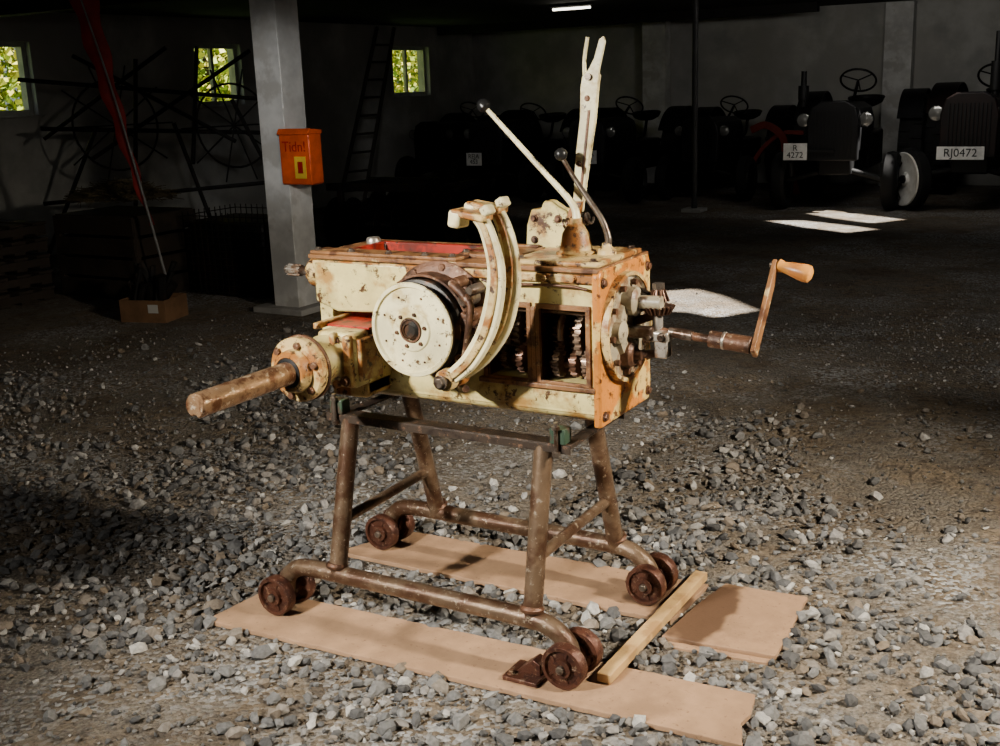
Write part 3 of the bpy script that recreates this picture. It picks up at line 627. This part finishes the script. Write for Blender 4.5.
# ================================================================= LEFT CLUTTER
dk=mat("dark_iron",(.010,.009,.008),.6,.2,c2=(.02,.012,.008),s2=6)
H=empty("hay_tedder",(-6.6,5.35,ground_z))
bm=bmesh.new()
for a,b_ in [((-.9,-.9,.0),(-.5,-.4,1.3)),((.9,.9,0),(.4,.5,1.5)),((-.9,-.9,1.75),(.9,.9,1.45)),((-.8,-.8,1.3),(.8,.9,1.15)),((-.3,-.3,0),(-.1,-.2,1.9)),((-.6,-.5,1.95),(.5,.4,1.1)),((-.5,-.5,1.0),(.6,.6,1.95)),((.1,.2,.9),(.3,.2,2.0)),((-.9,-.7,1.2),(.0,.1,2.0)),((.3,.3,0),(.0,.1,1.3)),((-.9,-.8,.6),(.9,.9,.7))]:
    addcyl(bm,a,b_,.020,8)
fin(bm,"frame",dk,H)
for i,(p,r) in enumerate([((-.35,-.3,1.3),.42),((.45,.45,1.25),.40)]):
    ax=V((.95,-.3,.1)).normalized()
    lathe(f"reel_{i}",[(r+.011*math.cos(t),.011*math.sin(t)) for t in np.linspace(0,2*math.pi,7)[:-1]],p,ax,dk,H,36,closed=True)
    a,b_,n=frame(ax);bm=bmesh.new()
    for q in range(10):
        t=2*math.pi*q/10;addcyl(bm,V(p),V(p)+(a*math.cos(t)+b_*math.sin(t))*(r+.16),.008,6)
    fin(bm,f"reel_{i}_tines",dk,H)
Hh=empty("disc_harrow",(-4.7,6.3,ground_z))
bm=bmesh.new()
addbox(bm,(0,0,.62),(1.5,.07,.07));addbox(bm,(0,.7,.62),(1.5,.07,.07));addbox(bm,(-.6,.35,.62),(.07,.8,.07));addbox(bm,(.6,.35,.62),(.07,.8,.07));addcyl(bm,(-.8,0,.26),(.8,0,.26),.03,10);addcyl(bm,(-.8,.7,.26),(.8,.7,.26),.03,10)
for x in(-.6,.6):
    for y in (0,.7):addbox(bm,(x,y,.44),(.06,.05,.36))
fin(bm,"frame",dk,Hh,.004)
for i in range(8):
    for j,y in enumerate((0,.7)):
        lathe(f"disc_{i}_{j}",[(0,0),(.12,.01),(.26,.05),(.26,.056),(.12,.018),(0,.008)],(-.72+i*.2,y,.26),(1,.12,0),dk,Hh,24)
pw=mat("old_wood",(.030,.021,.014),.8,c2=(.018,.013,.010),s2=5)
Pa=empty("pallet_stack",(-6.50,2.85,ground_z));bm=bmesh.new()
for l in range(5):
    z=.05+l*.13
    for q in range(5):addbox(bm,(0,-.42+q*.21,z+.045),(1.1,.13,.022));addbox(bm,(0,-.42+q*.21,z-.04),(1.1,.1,.02))
    for q in (-.5,0,.5):addbox(bm,(q,0,z),(.09,.95,.06))
fin(bm,"boards",pw,Pa,.002)
st=mat("straw",(.09,.07,.035),.8)
bm=bmesh.new()
for i in range(1100):
    t=random.random()*6.28;r=random.random()**.5
    c=V((-5.55+.44*r*math.cos(t),3.76+.28*r*math.sin(t),.75+.13*(1-r)+random.random()*.03));d=V((random.uniform(-1,1),random.uniform(-1,1),random.uniform(-.05,.15))).normalized()*random.uniform(.05,.15)
    addcyl(bm,c-d,c+d,.003,3)
fin(bm,"straw_heap",st,None,smooth=False)
Cr=empty("wooden_crate",(-5.55,3.78,ground_z));bm=bmesh.new()
for q in range(4):
    z=.09+q*.165
    addbox(bm,(0,-.33,z),(.9,.02,.14));addbox(bm,(0,.33,z),(.9,.02,.14));addbox(bm,(-.45,0,z),(.02,.66,.14));addbox(bm,(.45,0,z),(.02,.66,.14))
for x in(-.43,.43):
    for y in(-.31,.31):addbox(bm,(x,y,.33),(.05,.05,.64))
addbox(bm,(0,0,.02),(.9,.66,.03));addbox(bm,(0,0,.655),(.88,.64,.02))
fin(bm,"slats",pw,Cr,.002)
cb=mat("cardboard",(.16,.085,.04),.8);B=empty("cardboard_box",(-4.50,3.02,ground_z),.25)
box("front",(0,-.15,.08),(.36,.006,.16),cb,B,bev=0);box("back",(0,.15,.08),(.36,.006,.16),cb,B,bev=0);box("left",(-.18,0,.08),(.006,.3,.16),cb,B,bev=0);box("right",(.18,0,.08),(.006,.3,.16),cb,B,bev=0);box("bottom",(0,0,.004),(.36,.3,.006),cb,B,bev=0)
box("label",(.09,-.1545,.10),(.08,.002,.06),wallm,B,bev=0)
bm=bmesh.new()
for i in range(16):addcyl(bm,(random.uniform(-.14,.14),random.uniform(-.1,.1),.01),(random.uniform(-.2,.2),random.uniform(-.1,.1),random.uniform(.22,.40)),random.uniform(.014,.04),8)
fin(bm,"contents",dk,B)
Wb=empty("wire_basket_stack",(-4.55,4.15,ground_z));bm=bmesh.new()
for l in range(12):
    z=.03+l*.055
    for sx in(-.42,.42):addbox(bm,(sx,0,z),(.008,.6,.008))
    for sy in(-.3,.3):addbox(bm,(0,sy,z),(.84,.008,.008))
for q in range(15):
    x=-.42+q*.06
    for sy in(-.3,.3):addbox(bm,(x,sy,.34),(.006,.006,.65))
for q in range(11):
    y=-.3+q*.06
    for sx in(-.42,.42):addbox(bm,(sx,y,.34),(.006,.006,.65))
fin(bm,"wires",dk,Wb,smooth=False);box("stored_parts",(0,0,.30),(.76,.54,.58),dk,Wb,bev=.03)
fl=mat("red_flag_cloth",(.26,.012,.009),.7,bump=.05)
Fb=empty("beach_flag",(-4.72,3.42,ground_z))
top=V((-.42,-.20,2.36))
tube("pole",[(0,0,0),(-.12,-.06,.8),(-.26,-.12,1.6),top],[.010,.010,.008,.006],mat("pole_grey",(.2,.2,.2),.4),Fb)
bm=bmesh.new();pv=None
for i in range(25):
    t=i/24;p=V((-.10,-.05,.62)).lerp(top,t)+V((-.02*math.sin(t*3),0,0));w=.02+.19*t**1.1
    q=V((.86,.5,0));A_=bm.verts.new(p-q*w*.35+V((0,.02*math.sin(i*1.3),0)));B_=bm.verts.new(p+V((.0,.03,0)));C_=bm.verts.new(p+q*w*.65+V((0,.02*math.cos(i*1.1),0)))
    if pv:bm.faces.new((pv[0],pv[1],B_,A_));bm.faces.new((pv[1],pv[2],C_,B_))
    pv=(A_,B_,C_)
o=fin(bm,"cloth",fl,Fb);so=o.modifiers.new("s","SOLIDIFY");so.thickness=.004
Ri=empty("red_plough",(-2.60,11.7,ground_z));rp=mat("plough_red",(.16,.022,.015),.5)
tube("beam",[(-.3,0,.05),(-.2,0,.5),(.1,0,.80),(.40,0,.82)],1,rp,Ri,rect=(.05,.06),up=(0,-1,0))
tube("mouldboard",[(-.25,-.05,.86),(-.05,-.07,.92),(.15,-.05,.78),(.2,0,.5),(.35,0,.05)],1,rp,Ri,rect=(.09,.03),up=(0,-1,0))
# ================================================================= OUTSIDE FOLIAGE
leaf=bpy.data.materials.new("leaf");leaf.use_nodes=True;nt=leaf.node_tree;b=nt.nodes["Principled BSDF"];b.inputs["Roughness"].default_value=.6
ge=nt.nodes.new("ShaderNodeNewGeometry");cr=nt.nodes.new("ShaderNodeValToRGB");nt.links.new(ge.outputs["Random Per Island"],cr.inputs[0]);el=cr.color_ramp.elements
el[0].color=(.10,.18,.015,1);el[1].color=(.70,.58,.10,1);e=el.new(.5);e.color=(.34,.42,.05,1);nt.links.new(cr.outputs[0],b.inputs["Base Color"])
bk=mat("bark",(.08,.06,.04),.9)
for ti in range(5):
    cx_,cy_=-13.5-ti%2*.8,4.5+ti*4.2
    T=empty("leafy_tree",(cx_,cy_,-.02));tube("trunk",[(0,0,0),(.1,.1,1.5),(0,0,3.5)],[.16,.12,.08],bk,T)
    n=10000;th=rng.random(n)*6.283;ph=np.arccos(rng.uniform(-1,1,n));rr=rng.uniform(.35,1.05,n)
    c=np.stack([1.5*rr*np.sin(ph)*np.cos(th),3.0*rr*np.sin(ph)*np.sin(th),2.3+2.3*rr*np.cos(ph)],1)
    q=rng.normal(size=(n,3));q/=np.linalg.norm(q,axis=1)[:,None];u=np.cross(q,rng.normal(size=(n,3)));u/=np.linalg.norm(u,axis=1)[:,None];s=rng.uniform(.04,.10,(n,1))
    vv=np.stack([c-q*s,c+u*s*.7,c+q*s,c-u*s*.7],1).reshape(-1,3)
    me=bpy.data.meshes.new("leaves");me.from_pydata(vv.tolist(),[],[(4*i,4*i+1,4*i+2,4*i+3) for i in range(n)]);me.materials.append(leaf)
    o=bpy.data.objects.new("leaves",me);COL.objects.link(o);o.parent=T
box("outdoor_ground",(-14,5,-.12),(11,30,.2),mat("grass",(.10,.16,.04),.9),None,bev=0)
# ================================================================= LIGHT
W=bpy.data.worlds.new("world");bpy.context.scene.world=W;W.use_nodes=True;bg=W.node_tree.nodes["Background"];bg.inputs[0].default_value=(.75,.86,1,1);bg.inputs[1].default_value=.4
def light(name,typ,loc,tgt,e,col=(1,1,1),**k):
    l=bpy.data.lights.new(name,typ);l.energy=e;l.color=col
    for a,b_ in k.items():setattr(l,a,b_)
    o=bpy.data.objects.new(name,l);COL.objects.link(o);o.location=loc
    o.rotation_euler=(V(tgt)-V(loc)).to_track_quat('-Z','Y').to_euler();return o
sv=V((math.cos(SUN_AZ)*math.cos(SUN_EL),math.sin(SUN_AZ)*math.cos(SUN_EL),math.sin(SUN_EL)))
light("sun","SUN",sv*20,(0,0,0),30,(1,.95,.88),angle=.03)
light("key_softbox","AREA",(-.5,-2.7,2.28),(.1,.1,.45),26,(1,.96,.90),shape='RECTANGLE',size=1.0,size_y=.6)
light("key_flash","SPOT",(-.9,-2.9,2.25),(.12,.0,.62),1120,(1,.945,.85),spot_size=.96,spot_blend=1,shadow_soft_size=.09)
light("side_flash","SPOT",(3.0,.2,2.15),(.70,.55,.35),900,(1,.89,.73),spot_size=1.45,spot_blend=1,shadow_soft_size=.12)
light("column_fill","SPOT",(-1.6,.9,2.2),(-3.72,3.66,1.35),150,(1,.98,.95),spot_size=.42,spot_blend=.7,shadow_soft_size=.1)  # added spot with no fixture, brightens the column and orange box
light("back_wall_fill","AREA",(-.6,9.0,2.3),(-.4,13.6,1.7),16,(1,.95,.88),shape='RECTANGLE',size=1.5,size_y=.2)  # unseen fill added to lift the back wall, not a fitting in the room
light("plate_fill","SPOT",(-5.0,7.4,2.3),(-5.3,10.4,.62),22,(1,.97,.92),spot_size=1.0,spot_blend=1,shadow_soft_size=.1)  # added fill so the dim number plates on the left tractors show
light("hall_fill","AREA",(-.8,6.0,2.36),(-.8,6.0,0),4,(1,.95,.88),shape='RECTANGLE',size=3,size_y=1)  # added overhead fill for floor and clutter, no real lamp hangs here
# ================================================================= CAMERA
f_,yaw,pt,roll=1130.5,.5312,.2518,-.0374
F=V((-math.sin(yaw)*math.cos(pt),math.cos(yaw)*math.cos(pt),-math.sin(pt)));R0=V((math.cos(yaw),math.sin(yaw),0));U0=R0.cross(F)
R=R0*math.cos(roll)+U0*math.sin(roll);U=U0*math.cos(roll)-R0*math.sin(roll)
cam=bpy.data.cameras.new("camera");cam.sensor_width=36;cam.lens=f_*36/1000;cam.clip_end=200
co=bpy.data.objects.new("camera",cam);COL.objects.link(co)
M=Matrix((R,U,-F)).transposed().to_4x4();M.translation=V((1.7262,-2.6747,1.55));co.matrix_world=M
bpy.context.scene.camera=co
